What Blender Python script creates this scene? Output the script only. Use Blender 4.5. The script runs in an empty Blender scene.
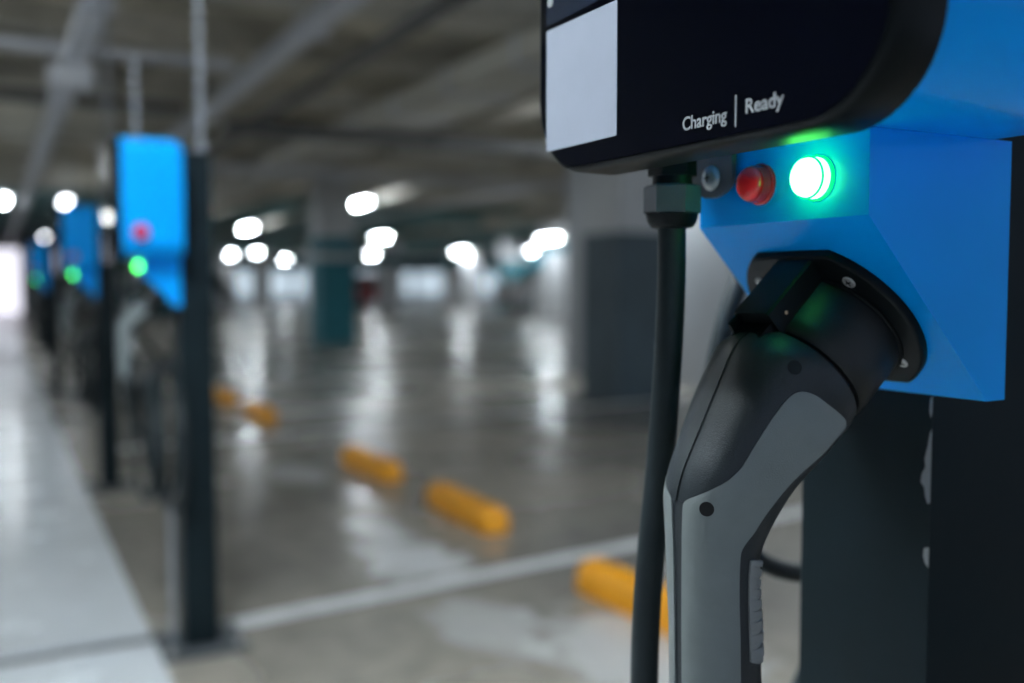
import bpy, bmesh, math, random
from mathutils import Vector, Matrix, noise
random.seed(7)
SC = bpy.context.scene
COL = SC.collection
PI = math.pi

# ------------------------------------------------------------------ materials
def mat(name, col, rough=.5, metal=0., spec=.5, coat=0., coat_r=.1, emit=None, estr=0., trans=0., ior=1.45,
        noise_amt=0., noise_scale=20., rough_amt=0., bump=0., bump_scale=200.):
    m = bpy.data.materials.new(name); m.use_nodes = True
    nt = m.node_tree; b = nt.nodes['Principled BSDF']
    b.inputs['Base Color'].default_value = (*col, 1)
    b.inputs['Roughness'].default_value = rough
    b.inputs['Metallic'].default_value = metal
    b.inputs['Specular IOR Level'].default_value = spec
    b.inputs['Coat Weight'].default_value = coat
    b.inputs['Coat Roughness'].default_value = coat_r
    b.inputs['Transmission Weight'].default_value = trans
    b.inputs['IOR'].default_value = ior
    if emit:
        b.inputs['Emission Color'].default_value = (*emit, 1)
        b.inputs['Emission Strength'].default_value = estr
    tc = nt.nodes.new('ShaderNodeTexCoord')
    if noise_amt or rough_amt:
        n = nt.nodes.new('ShaderNodeTexNoise'); n.inputs['Scale'].default_value = noise_scale
        n.inputs['Detail'].default_value = 6; n.inputs['Roughness'].default_value = .6
        nt.links.new(tc.outputs['Object'], n.inputs['Vector'])
        if noise_amt:
            r = nt.nodes.new('ShaderNodeMapRange')
            r.inputs['From Min'].default_value = .3; r.inputs['From Max'].default_value = .7
            r.inputs['To Min'].default_value = 1 - noise_amt; r.inputs['To Max'].default_value = 1 + noise_amt
            nt.links.new(n.outputs['Fac'], r.inputs['Value'])
            v = nt.nodes.new('ShaderNodeVectorMath'); v.operation = 'SCALE'; v.inputs[0].default_value = col
            nt.links.new(r.outputs['Result'], v.inputs['Scale'])
            nt.links.new(v.outputs['Vector'], b.inputs['Base Color'])
        if rough_amt:
            r = nt.nodes.new('ShaderNodeMapRange')
            r.inputs['From Min'].default_value = .3; r.inputs['From Max'].default_value = .7
            r.inputs['To Min'].default_value = max(.02, rough - rough_amt); r.inputs['To Max'].default_value = rough + rough_amt
            nt.links.new(n.outputs['Fac'], r.inputs['Value'])
            nt.links.new(r.outputs['Result'], b.inputs['Roughness'])
    if bump:
        n = nt.nodes.new('ShaderNodeTexNoise'); n.inputs['Scale'].default_value = bump_scale
        nt.links.new(tc.outputs['Object'], n.inputs['Vector'])
        bp = nt.nodes.new('ShaderNodeBump'); bp.inputs['Strength'].default_value = bump; bp.inputs['Distance'].default_value = .001
        nt.links.new(n.outputs['Fac'], bp.inputs['Height']); nt.links.new(bp.outputs['Normal'], b.inputs['Normal'])
    return m

M = {}
M['blue'] = mat('blue_enamel', (.0, .37, 1.0), .36, spec=.10, coat=.14, coat_r=.07, noise_amt=.05, noise_scale=8)
M['black_gloss'] = mat('black_gloss', (.001, .0015, .004), .10, spec=.25, rough_amt=.03, noise_scale=30)
M['black_plastic'] = mat('black_plastic', (.0035, .0055, .006), .42, spec=.16, noise_amt=.12, noise_scale=60)
M['barrel'] = mat('barrel_black', (.004, .006, .006), .46, spec=.55)
M['panel_navy'] = mat('panel_navy', (.006, .012, .026), .25)
M['rubber'] = mat('cable_rubber', (.009, .016, .019), .5, spec=.4, noise_amt=.15, noise_scale=80, bump=.1, bump_scale=300)
M['cover'] = mat('connector_black', (.017, .023, .027), .40, spec=.5, noise_amt=.1, noise_scale=90, bump=.25, bump_scale=1500)
M['shell'] = mat('connector_grey', (.195, .222, .222), .42, noise_amt=.05, noise_scale=60, bump=.2, bump_scale=1500)
M['grip'] = mat('grip_grey', (.25, .265, .262), .5, bump=.2, bump_scale=1500)
M['post'] = mat('post_paint', (.006, .0125, .0155), .48, spec=.14, noise_amt=.2, noise_scale=14, rough_amt=.08, bump=.15, bump_scale=60)
M['chip'] = mat('bare_metal_chip', (.26, .275, .285), .5)
M['steel'] = mat('screw_steel', (.50, .50, .48), .36, metal=.45)
M['dark_recess'] = mat('dark_recess', (.004, .004, .005), .7)
M['sticker'] = mat('blank_sticker', (.40, .44, .53), .45, noise_amt=.03, noise_scale=40)
M['print'] = mat('pale_print', (.34, .36, .38), .5)
M['bracket'] = mat('bracket_grey', (.08, .09, .10), .45, noise_amt=.1)
M['red_lens'] = mat('red_lens', (.92, .008, .012), .12, coat=.6, coat_r=.05)
M['red_collar'] = mat('red_collar', (.45, .008, .01), .2, coat=.5)
M['green_core'] = mat('green_lens_lit', (.8, 1, .85), .2, emit=(.085, 1., .13), estr=15)
M['green_rim'] = mat('green_rim_lit', (.02, .8, .3), .2, emit=(.0, 1., .22), estr=.9)
M['green_lamp'] = mat('green_lamp_lit', (.02, .8, .3), .2, emit=(.0, 1., .25), estr=9)
M['red_button'] = mat('red_button', (.62, .02, .05), .35)
M['yellow'] = mat('wheel_stop_yellow', (.85, .36, .012), .45, noise_amt=.12, noise_scale=9, bump=.3, bump_scale=60)
M['white_paint'] = mat('line_paint', (.62, .64, .66), .5, noise_amt=.15, noise_scale=12)
M['joint'] = mat('joint_filler', (.008, .01, .012), .5)
M['ceiling'] = mat('ceiling_concrete', (.47, .43, .34), .9, noise_amt=.6, noise_scale=.7)
M['beam'] = mat('beam_concrete', (.42, .39, .33), .85, noise_amt=.3, noise_scale=1.5)
M['beam_light'] = mat('beam_pale', (.54, .52, .46), .8, noise_amt=.25, noise_scale=1.0)
M['beam_haze'] = mat('beam_teal_haze', (.17, .30, .32), .8, noise_amt=.25, noise_scale=1.0)  # distance haze put into the colour of the far beams
M['galv'] = mat('galvanised', (.62, .63, .67), .5, metal=.0, noise_amt=.12, noise_scale=6)
M['conduit'] = mat('conduit_grey', (.27, .29, .32), .55, noise_amt=.1)
M['pipe_dark'] = mat('pipe_dark', (.10, .10, .10), .6)
M['wall'] = mat('wall_paint', (.50, .52, .54), .7, noise_amt=.12, noise_scale=.7)
M['wall_grey'] = mat('core_wall', (.42, .44, .47), .6, noise_amt=.15, noise_scale=.9)
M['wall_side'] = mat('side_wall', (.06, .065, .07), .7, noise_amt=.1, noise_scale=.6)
M['col_pale'] = mat('column_pale', (.50, .52, .54), .6, noise_amt=.1, noise_scale=2)
M['col_white'] = mat('column_white', (.80, .82, .86), .5, noise_amt=.06, noise_scale=2)
M['teal'] = mat('teal_paint', (.010, .16, .21), .5, noise_amt=.15, noise_scale=2)
M['slate'] = mat('slate_paint', (.055, .085, .105), .5, noise_amt=.2, noise_scale=2)
M['tube'] = mat('tube_lit', (1, 1, 1), .5, emit=(.86, .95, 1.), estr=140)
M['tube_dim'] = mat('tube_hazed', (1, 1, 1), .5, emit=(.86, .92, 1.), estr=22)  # weaker glow stands for haze in front of distant lamps
M['lamp_body'] = mat('lamp_body', (.7, .7, .7), .5)
M['entrance'] = mat('lit_glazing', (.9, .9, 1), .3, emit=(.90, .88, 1.), estr=1.3)
M['far_glow'] = mat('far_hall_glow', (.7, .8, .9), .3, emit=(.66, .80, .92), estr=.8)  # emissive strip added to lift the dark far hall
M['car_white'] = mat('car_white', (.78, .80, .84), .5)
M['car_red'] = mat('car_red', (.36, .012, .03), .5)
M['car_silver'] = mat('car_silver', (.40, .42, .45), .5, metal=.2)
M['glass_dark'] = mat('car_glass', (.02, .03, .04), .45)
M['tyre'] = mat('tyre', (.015, .015, .016), .8)
M['lampglass'] = mat('head_lamp', (.8, .8, .8), .15)
M['tail'] = mat('tail_lamp', (.4, .01, .01), .2)
M['blue_sign'] = mat('blue_sign', (.02, .13, .50), .4)

def floor_material():
    m = bpy.data.materials.new('garage_concrete'); m.use_nodes = True
    nt = m.node_tree; N = nt.nodes; L = nt.links; b = N['Principled BSDF']
    tc = N.new('ShaderNodeTexCoord')
    n1 = N.new('ShaderNodeTexNoise'); n1.inputs['Scale'].default_value = .55; n1.inputs['Detail'].default_value = 5
    n2 = N.new('ShaderNodeTexNoise'); n2.inputs['Scale'].default_value = 9; n2.inputs['Detail'].default_value = 8
    L.new(tc.outputs['Object'], n1.inputs['Vector']); L.new(tc.outputs['Object'], n2.inputs['Vector'])
    r1 = N.new('ShaderNodeValToRGB')
    r1.color_ramp.elements[0].position = .36; r1.color_ramp.elements[0].color = (.21, .20, .183, 1)
    r1.color_ramp.elements[1].position = .66; r1.color_ramp.elements[1].color = (.37, .34, .29, 1)
    L.new(n1.outputs['Fac'], r1.inputs['Fac'])
    mr = N.new('ShaderNodeMapRange'); mr.inputs['From Min'].default_value = .3; mr.inputs['From Max'].default_value = .7
    mr.inputs['To Min'].default_value = .82; mr.inputs['To Max'].default_value = 1.18
    L.new(n2.outputs['Fac'], mr.inputs['Value'])
    sc = N.new('ShaderNodeVectorMath'); sc.operation = 'SCALE'
    L.new(r1.outputs['Color'], sc.inputs[0]); L.new(mr.outputs['Result'], sc.inputs['Scale'])
    cur = sc.outputs['Vector']
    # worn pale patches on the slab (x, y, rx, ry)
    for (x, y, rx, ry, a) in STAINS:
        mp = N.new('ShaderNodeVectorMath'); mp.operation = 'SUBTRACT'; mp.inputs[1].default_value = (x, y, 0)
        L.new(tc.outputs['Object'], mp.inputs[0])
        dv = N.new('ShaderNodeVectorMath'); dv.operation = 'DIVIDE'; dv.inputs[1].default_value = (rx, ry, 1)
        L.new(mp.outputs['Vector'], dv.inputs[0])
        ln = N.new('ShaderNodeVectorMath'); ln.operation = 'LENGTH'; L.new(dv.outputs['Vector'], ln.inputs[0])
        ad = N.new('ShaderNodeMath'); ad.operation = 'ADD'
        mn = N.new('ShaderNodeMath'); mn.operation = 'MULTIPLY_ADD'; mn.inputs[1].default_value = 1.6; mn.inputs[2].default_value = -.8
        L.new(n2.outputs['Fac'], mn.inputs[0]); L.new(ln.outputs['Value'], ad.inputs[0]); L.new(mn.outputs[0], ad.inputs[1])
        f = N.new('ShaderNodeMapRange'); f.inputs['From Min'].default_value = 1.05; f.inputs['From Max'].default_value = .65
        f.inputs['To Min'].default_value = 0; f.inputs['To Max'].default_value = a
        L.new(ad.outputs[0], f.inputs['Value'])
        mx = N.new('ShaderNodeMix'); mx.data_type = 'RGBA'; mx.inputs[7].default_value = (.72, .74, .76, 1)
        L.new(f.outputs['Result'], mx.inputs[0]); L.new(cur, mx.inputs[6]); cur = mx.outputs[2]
    L.new(cur, b.inputs['Base Color'])
    rr = N.new('ShaderNodeMapRange'); rr.inputs['From Min'].default_value = .35; rr.inputs['From Max'].default_value = .65
    rr.inputs['To Min'].default_value = .16; rr.inputs['To Max'].default_value = .34
    L.new(n1.outputs['Fac'], rr.inputs['Value']); L.new(rr.outputs['Result'], b.inputs['Roughness'])
    b.inputs['Specular IOR Level'].default_value = .6
    bp = N.new('ShaderNodeBump'); bp.inputs['Strength'].default_value = .08; bp.inputs['Distance'].default_value = .01
    L.new(n2.outputs['Fac'], bp.inputs['Height']); L.new(bp.outputs['Normal'], b.inputs['Normal'])
    return m
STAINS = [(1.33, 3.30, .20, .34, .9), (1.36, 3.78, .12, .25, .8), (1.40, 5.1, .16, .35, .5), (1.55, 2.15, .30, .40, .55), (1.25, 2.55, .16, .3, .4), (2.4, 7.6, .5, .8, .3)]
M['floor'] = floor_material()
M['walk'] = mat('walkway_glossy', (.74, .78, .82), .24, spec=.6, noise_amt=.06, noise_scale=3, rough_amt=.06)

# ------------------------------------------------------------------ builders
def new_bm(): return bmesh.new()
def link(name, bm, m, parent=None, smooth=False, angle=None):
    me = bpy.data.meshes.new(name)
    bmesh.ops.recalc_face_normals(bm, faces=bm.faces)
    bm.to_mesh(me); bm.free()
    me.materials.append(M[m] if isinstance(m, str) else m)
    if smooth:
        for p in me.polygons: p.use_smooth = True
        if angle is not None:
            bmt = bmesh.new(); bmt.from_mesh(me)
            for e in bmt.edges:
                if len(e.link_faces) == 2 and e.calc_face_angle(0) > math.radians(angle): e.smooth = False
            bmt.to_mesh(me); bmt.free()
    o = bpy.data.objects.new(name, me); COL.objects.link(o)
    if parent: o.parent = parent
    return o
def box(bm, x0, x1, y0, y1, z0, z1):
    vs = [bm.verts.new((x, y, z)) for z in (z0, z1) for x, y in ((x0, y0), (x1, y0), (x1, y1), (x0, y1))]
    for f in ((3, 2, 1, 0), (4, 5, 6, 7), (0, 1, 5, 4), (1, 2, 6, 5), (2, 3, 7, 6), (3, 0, 4, 7)):
        bm.faces.new([vs[i] for i in f])
    return vs
def bevel(bm, w, seg=3, ang=30):
    es = [e for e in bm.edges if len(e.link_faces) == 2 and e.calc_face_angle(0) > math.radians(ang)]
    bmesh.ops.bevel(bm, geom=es, offset=w, segments=seg, profile=.5, affect='EDGES')
def frame(axis):
    a = Vector(axis).normalized()
    h = Vector((0, 0, 1)) if abs(a.z) < .9 else Vector((0, 1, 0))
    u = h.cross(a).normalized(); v = a.cross(u)
    return u, v, a
def lathe(bm, origin, axis, prof, seg=48, ref=None):
    """prof: list of (distance along the axis, radius)"""
    u, v, a = frame(axis)
    if ref is not None:
        u = Vector(ref).normalized(); v = a.cross(u)
    o = Vector(origin); rings = []
    for d, r in prof:
        if r <= 1e-7: rings.append([bm.verts.new(o + a * d)])
        else: rings.append([bm.verts.new(o + a * d + (u * math.cos(2*PI*k/seg) + v * math.sin(2*PI*k/seg)) * r) for k in range(seg)])
    for A, B in zip(rings, rings[1:]):
        for k in range(seg):
            k2 = (k + 1) % seg
            if len(A) == 1 and len(B) == 1: continue
            if len(A) == 1: bm.faces.new((A[0], B[k], B[k2]))
            elif len(B) == 1: bm.faces.new((A[k], A[k2], B[0]))
            else: bm.faces.new((A[k], A[k2], B[k2], B[k]))
    if len(rings[0]) > 1: bm.faces.new(rings[0][::-1])
    if len(rings[-1]) > 1: bm.faces.new(rings[-1])
def prism(bm, pts, d0, d1, fn):
    """pts 2-D outline, extruded between d0 and d1; fn(a, b, d) -> 3-D"""
    A = [bm.verts.new(fn(a, b, d0)) for a, b in pts]; B = [bm.verts.new(fn(a, b, d1)) for a, b in pts]
    n = len(pts)
    bm.faces.new(A[::-1]); bm.faces.new(B)
    for i in range(n): bm.faces.new((A[i], A[(i+1) % n], B[(i+1) % n], B[i]))
def rrect(x0, x1, y0, y1, r, seg=10):
    out = []
    for cx, cy, a0 in ((x1-r, y1-r, 0), (x0+r, y1-r, 90), (x0+r, y0+r, 180), (x1-r, y0+r, 270)):
        for k in range(seg+1):
            a = math.radians(a0 + 90*k/seg); out.append((cx + r*math.cos(a), cy + r*math.sin(a)))
    return out
def catmull(P, per=12):
    P = [Vector(p) for p in P]; Q = [P[0]*2-P[1]] + P + [P[-1]*2-P[-2]]; out = []
    for i in range(1, len(Q)-2):
        for k in range(per):
            t = k/per; a, b, c, d = Q[i-1], Q[i], Q[i+1], Q[i+2]
            out.append(.5*((2*b)+(c-a)*t+(2*a-5*b+4*c-d)*t*t+(3*b-a-3*c+d)*t**3))
    out.append(P[-1]); return out
def tube(bm, pts, r, seg=16, cap=True):
    pts = [Vector(p) for p in pts]; n = len(pts)
    T = [(pts[min(i+1, n-1)] - pts[max(i-1, 0)]).normalized() for i in range(n)]
    u = frame(T[0])[0]; rings = []
    for i in range(n):
        u = (u - T[i]*u.dot(T[i])).normalized(); v = T[i].cross(u)
        rr = r[i] if isinstance(r, (list, tuple)) else r
        rings.append([bm.verts.new(pts[i] + (u*math.cos(2*PI*k/seg)+v*math.sin(2*PI*k/seg))*rr) for k in range(seg)])
    for A, B in zip(rings, rings[1:]):
        for k in range(seg): bm.faces.new((A[k], A[(k+1) % seg], B[(k+1) % seg], B[k]))
    if cap: bm.faces.new(rings[0][::-1]); bm.faces.new(rings[-1])
def empty(name, loc=(0, 0, 0)):
    o = bpy.data.objects.new(name, None); COL.objects.link(o); o.location = loc; o.empty_display_size = .05; return o
def tag(o, label=None, cat=None, group=None, kind=None):
    if label: o['label'] = label
    if cat: o['category'] = cat
    if group: o['group'] = group
    if kind: o['kind'] = kind
    return o
def struct(name, bm, m, **k):
    return tag(link(name, bm, m, **k), kind='structure')
def copy_tree(o, parent=None):
    c = o.copy(); COL.objects.link(c); c.parent = parent
    for ch in list(o.children): copy_tree(ch, c)
    return c
def move_kids(root, loc):
    """place a root at loc although its children were modelled in world coordinates"""
    root.location = loc
    def base(o): return o
    for ch in root.children: ch.location = Vector(ch.location) - Vector(loc)

# ------------------------------------------------------------------ dimensions (metres)
XP, PX1 = .435, .525            # post, face towards the walkway / far face
PY0, PY1 = .350, .443
XB = .3397                      # front of the blue socket box
BY0, BY1 = .309, .4255
PITCH = 2.385                   # spacing of the charge points
T_ = Vector((.6849, 0, -.7287)); N_ = Vector((-.7287, 0, -.6849)); Y_ = Vector((0, 1, 0))
GY = .366
O_ = Vector((XB, GY, 1.0308)) + T_ * .066     # centre of the inlet on the slanted face
def slant(s, q, d): return O_ + Y_ * s + T_ * q + N_ * d

def screw(bm, c, n, r, h):
    lathe(bm, c, n, [(0, r), (h*.35, r), (h*.7, r*.85), (h*.95, r*.5), (h, 0)], 20)

# ------------------------------------------------------------------ post
def make_post():
    t = empty('support_post')
    bm = new_bm(); box(bm, XP, PX1, PY0, PY1, .012, 1.352); bevel(bm, .0022, 3); link('steel_tube', bm, 'post', t, True, 40)
    bm = new_bm(); box(bm, XP-.001, PX1+.001, PY0-.001, PY1+.001, 1.352, 1.358); bevel(bm, .002, 2); link('end_cap', bm, 'black_plastic', t)
    cx, cy = (XP+PX1)/2, (PY0+PY1)/2
    bm = new_bm(); box(bm, cx-.115, cx+.115, cy-.115, cy+.115, 0, .012); bevel(bm, .002, 2); link('base_plate', bm, 'bracket', t)
    for sx in (-1, 1):
        for sy in (-1, 1):
            bm = new_bm(); lathe(bm, (cx+sx*.09, cy+sy*.09, .012), (0, 0, 1), [(0, .011), (.008, .011), (.0085, .006), (.02, .006), (.02, 0)], 6)
            link('anchor_bolt', bm, 'steel', t)
    # bare metal where the paint has flaked off the front corner
    chips = [[(.3500, .9240), (.3512, .9215), (.3522, .9150), (.3540, .9080), (.3534, .9035), (.3556, .8995), (.3562, .8950), (.3538, .8925), (.3532, .8880), (.3514, .8840), (.3500, .8850)],
             [(.3500, .8610), (.3530, .8600), (.3536, .8560), (.3522, .8520), (.3500, .8500)],
             [(.3500, .9420), (.3514, .9400), (.3518, .9340), (.3508, .9300), (.3500, .9330)]]
    for c in chips:
        bm = new_bm(); prism(bm, c, XP-.00025, XP+.0003, lambda a, b, d: (d, a+.0003, b)); tag(link('bare_patch', bm, 'chip', t), 'chipped grey patch of bare metal')
    return t

# ------------------------------------------------------------------ charging station
def make_station():
    t = empty('charging_station')
    YZ = lambda a, b, d: (d, a, b)
    # rear blue housing
    bm = new_bm()
    secs = [(.281, .0015, 0), (.300, .001, 0), (.40, 0, 0), (.425, .0015, 0), (.4345, .009, 0)]
    prev = None
    for X, ins, _ in secs:
        ring = [bm.verts.new((X, a, b)) for a, b in rrect(.2285+ins, .4610-ins, 1.069+ins*.3, 1.372-ins, .045, 14)]
        if prev:
            n = len(ring)
            for i in range(n): bm.faces.new((prev[i], prev[(i+1) % n], ring[(i+1) % n], ring[i]))
        else: bm.faces.new(ring[::-1])
        prev = ring
    bm.faces.new(prev)
    housing = link('housing', bm, 'blue', t, True, 30)
    # black front cover, slightly proud of the housing
    bm = new_bm()
    prev = None
    for X, ins in ((.2845, .0006), (.2835, 0), (.2640, .0004), (.2615, .0010), (.2603, .0020), (.2601, .0028), (.2608, .0032), (.2608, .0050)):
        ring = [bm.verts.new((X, a, b)) for a, b in rrect(.2262+ins, .4630-ins, 1.0563+ins, 1.378-ins, .040-ins*.6, 14)]
        if prev:
            n = len(ring)
            for i in range(n): bm.faces.new((prev[i], prev[(i+1) % n], ring[(i+1) % n], ring[i]))
        else: bm.faces.new(ring[::-1])
        prev = ring
    bm.faces.new(prev)
    link('front_cover', bm, 'black_plastic', t, True, 50)
    # glossy display window
    bm = new_bm(); prism(bm, rrect(.2293, .4600, 1.0595, 1.3745, .0372, 14), .2600, .2612, YZ)
    disp = tag(link('display_panel', bm, 'black_gloss', t), 'glossy black display panel')
    bm = new_bm(); prism(bm, [(.4540, 1.1350), (.4540, 1.362), (.3960, 1.362), (.3960, 1.1365)], .25990, .2606, YZ)
    link('screen', bm, 'panel_navy', disp)
    bm = new_bm(); lathe(bm, (.2599, .4497, 1.1468), (-1, 0, 0), [(0, .0028), (.0002, .0028), (.0002, 0)], 24)
    link('round_mark', bm, 'print', disp)
    bm = new_bm(); prism(bm, rrect(.3875, .4533, 1.0700, 1.1325, .0008, 3), .25965, .2602, YZ)
    tag(link('sticker', bm, 'sticker', disp), 'blank pale grey square sticker')
    for txt, yl, yr, zb, zc in (('Charging', .3375, .3093, 1.0652, 1.0706), ('Ready', .2981, .2774, 1.0664, 1.0716)):
        cu = bpy.data.curves.new('lettering', 'FONT'); cu.body = txt; cu.size = 1; cu.extrude = .01; cu.offset = .012
        to = bpy.data.objects.new('tmp', cu); COL.objects.link(to)
        bpy.context.view_layer.update()
        me = bpy.data.meshes.new_from_object(to); bpy.data.objects.remove(to)
        w = max(v.co.x for v in me.vertices); h = .0056/.70
        x0 = min(v.co.x for v in me.vertices); sx = (yl-yr)/(w-x0)
        for v in me.vertices:
            x, y, z = v.co; v.co = (.25985 - z*.01, yl-(x-x0)*sx, zb + y*h)
        me.materials.clear(); me.materials.append(M['print'])
        o = bpy.data.objects.new('lettering', me); COL.objects.link(o); o.parent = disp
        tag(o, 'pale printed word ' + txt)
    bm = new_bm(); prism(bm, [(.3037, 1.0622), (.3037, 1.0746), (.3044, 1.0746), (.3044, 1.0622)], .25985, .2602, YZ)
    link('divider_line', bm, 'print', disp)
    # blue socket box with slanted lower face
    bm = new_bm()
    prof = [(XB, 1.0690), (XB, 1.0308), (.4219, .9439), (XP, .9441), (XP, 1.0690)]
    prism(bm, prof, BY0, BY1, lambda a, b, d: (a, d, b)); bevel(bm, .0046, 5, 20)
    sb = link('socket_box', bm, 'blue', t, True, 35)
    # inlet flange
    def circ(R, cut, n=96):
        out = []
        for k in range(n):
            a = 2*PI*k/n; s, q = R*math.cos(a), R*math.sin(a)
            if abs(q) > cut:
                q = math.copysign(cut + (abs(q)-cut)*.06, q)
            out.append((s+.0035, q-.0030))
        return out
    bm = new_bm(); prev = None
    for d, R, cut in ((.0, .0503, .0437), (.0035, .0503, .0437), (.0045, .0496, .0430), (.0048, .0485, .0418)):
        ring = [bm.verts.new(slant(s, q, d)) for s, q in circ(R, cut)]
        if prev:
            n = len(ring)
            for i in range(n): bm.faces.new((prev[i], prev[(i+1) % n], ring[(i+1) % n], ring[i]))
        prev = ring
    bm.faces.new(prev)
    fl = link('inlet_flange', bm, 'black_plastic', t, True, 50)
    bm = new_bm(); lathe(bm, slant(0, 0, .0046), N_, [(0, .0362), (.0012, .0362), (.0018, .0356), (.0018, .0345)], 72); link('seal_ring', bm, 'black_plastic', fl, True, 40)
    for s, q in ((.0340, -.0302), (-.0268, -.0302), (-.0268, .0242), (.0340, .0242)):
        bm = new_bm(); lathe(bm, slant(s, q, .0046), N_, [(0, .0034), (.0006, .0034), (.0011, .0028), (.0011, 0)], 24)
        sc = link('flange_screw', bm, 'steel', fl, True, 40)
        bm = new_bm()
        a = random.uniform(0, 1.5)
        for k in range(2):
            ca, sa = math.cos(a+k*PI/2), math.sin(a+k*PI/2)
            pts = [(s+ca*u-sa*v, q+sa*u+ca*v) for u, v in ((-.0019, -.0004), (.0019, -.0004), (.0019, .0004), (-.0019, .0004))]
            prism(bm, pts, .00565, .00582, lambda a_, b_, d_: slant(a_, b_, d_))
        link('cross_slot', bm, 'dark_recess', sc)
    # pilot lamps
    c = (XB, .3775, 1.0500)
    bm = new_bm(); lathe(bm, c, (-1, 0, 0), [(0, .0104), (.0012, .0104), (.0018, .0098)], 40); rl = tag(link('red_lamp', bm, 'red_collar', t, True, 40), 'unlit red indicator lamp')
    bm = new_bm(); lathe(bm, c, (-1, 0, 0), [(.0018, .0092), (.0065, .0090), (.0068, .0084)], 40); link('collar', bm, 'red_collar', rl, True, 40)
    bm = new_bm(); lathe(bm, c, (-1, 0, 0), [(.0066, .0088), (.0088, .0084), (.0104, .0070), (.0113, .0045), (.0117, .002), (.0118, 0)], 40); link('lens', bm, 'red_lens', rl, True)
    c = (XB, .3395, 1.0495)
    bm = new_bm(); lathe(bm, c, (-1, 0, 0), [(0, .0106), (.0012, .0106), (.0018, .0100)], 40); gl = tag(link('green_lamp', bm, 'green_rim', t, True, 40), 'glowing green indicator lamp')
    bm = new_bm(); lathe(bm, c, (-1, 0, 0), [(.0018, .0096), (.0060, .0094)], 40); link('collar', bm, 'green_core', gl, True, 40)
    bm = new_bm(); lathe(bm, c, (-1, 0, 0), [(.0060, .00985), (.0066, .00985), (.0068, .0090)], 40); link('lens_ring', bm, 'green_rim', gl, True, 40)
    bm = new_bm(); lathe(bm, c, (-1, 0, 0), [(.0064, .0092), (.0088, .0087), (.0104, .0072), (.0113, .0046), (.0117, .002), (.0118, 0)], 40); link('lens', bm, 'green_core', gl, True)
    # bracket tab with screw
    bm = new_bm()
    pts = [(.3925, 1.0690), (.3925, 1.0555)] + [(.4090+.0165*math.cos(a), 1.0555+.0100*math.sin(a)) for a in [math.radians(180+k*15) for k in range(13)]] + [(.4255, 1.0690)]
    prism(bm, pts, .3335, .3365, YZ); bevel(bm, .0006, 2); br = link('bracket_tab', bm, 'bracket', t, True, 35)
    bm = new_bm(); box(bm, .3365, XB+.001, .400, .424, 1.058, 1.069); link('spacer', bm, 'black_plastic', br)
    bm = new_bm(); lathe(bm, (.3337, .4085, 1.0558), (-1, 0, 0), [(0, .0066), (.0005, .0066), (.0016, .0060), (.0028, .0040), (.0033, .0015), (.0033, 0)], 32)
    scw = link('screw', bm, 'steel', br, True)
    bm = new_bm()
    for (a, b) in ((.0022, .0005), (.0005, .0022)): box(bm, .3302, .33050, .4087-a, .4087+a, 1.0558-b, 1.0558+b)
    link('cross_slot', bm, 'dark_recess', scw)
    # cable gland under the housing
    g = (.3093, .410, 1.0)
    bm = new_bm(); lathe(bm, g, (0, 0, 1), [(.0555, .0105), (.0555, .0125), (.0690, .0125)], 6, ref=(math.cos(.5), math.sin(.5), 0)); bevel(bm, .001, 2)
    gd = link('cable_gland', bm, 'black_plastic', t)
    bm = new_bm(); lathe(bm, g, (0, 0, 1), [(.0480, .0102), (.0580, .0102)], 32); link('thread', bm, 'black_plastic', gd, True, 40)
    bm = new_bm(); lathe(bm, g, (0, 0, 1), [(.0355, .0120), (.0370, .0146), (.0500, .0146), (.0510, .0132)], 6, ref=(math.cos(.35), math.sin(.35), 0)); bevel(bm, .0008, 2); link('hex_nut', bm, 'bracket', gd)
    bm = new_bm(); lathe(bm, g, (0, 0, 1), [(.0290, .0080), (.0295, .0105), (.0320, .0125), (.0360, .0134)], 40); link('dome', bm, 'black_plastic', gd, True, 40)
    # emergency stop on the side face and aerial on top
    bm = new_bm(); lathe(bm, (.327, .2290, 1.132), (0, -1, 0), [(0, .013), (.008, .013), (.009, .019), (.016, .019), (.020, .015), (.021, 0)], 32)
    tag(link('stop_button', bm, 'red_button', t, True, 40), 'red round stop button')
    bm = new_bm(); lathe(bm, (.335, .335, 1.37), (0, 0, 1), [(0, .014), (.012, .012), (.014, .005), (.215, .0045), (.218, 0)], 20); tag(link('aerial', bm, 'conduit', t, True, 40), 'upright grey aerial')
    return t

# ------------------------------------------------------------------ connector (gun)
#            T: spine side (X, Z)      B: rear side (X, Z)     half width, squareness
SECT = [((.3300, .9790), (.3764, .9296), .0330, 2.1),
        ((.3212, .9755), (.3725, .9255), .0322, 2.35),
        ((.3135, .9672), (.3665, .9215), .0302, 2.7),
        ((.3030, .9470), (.3540, .9125), .0285, 3.0),
        ((.2930, .9275), (.3410, .9010), .0248, 3.1),
        ((.2858, .9135), (.3325, .8900), .0226, 3.1),
        ((.2818, .9010), (.3268, .8800), .0208, 3.0),
        ((.2814, .8900), (.3236, .8712), .0197, 2.8),
        ((.2818, .8740), (.3225, .8600), .0190, 2.6),
        ((.2822, .8560), (.3236, .8480), .0184, 2.5),
        ((.2826, .8380), (.3256, .8345), .0180, 2.4),
        ((.2830, .8180), (.3268, .8170), .0178, 2.4),
        ((.2834, .7980), (.3275, .7980), .0177, 2.4),
        ((.2845, .7760), (.3245, .7760), .0173, 2.3),
        ((.2860, .7600), (.3210, .7600), .0160, 2.2),
        ((.2930, .7520), (.3140, .7520), .0110, 2.0)]
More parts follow.
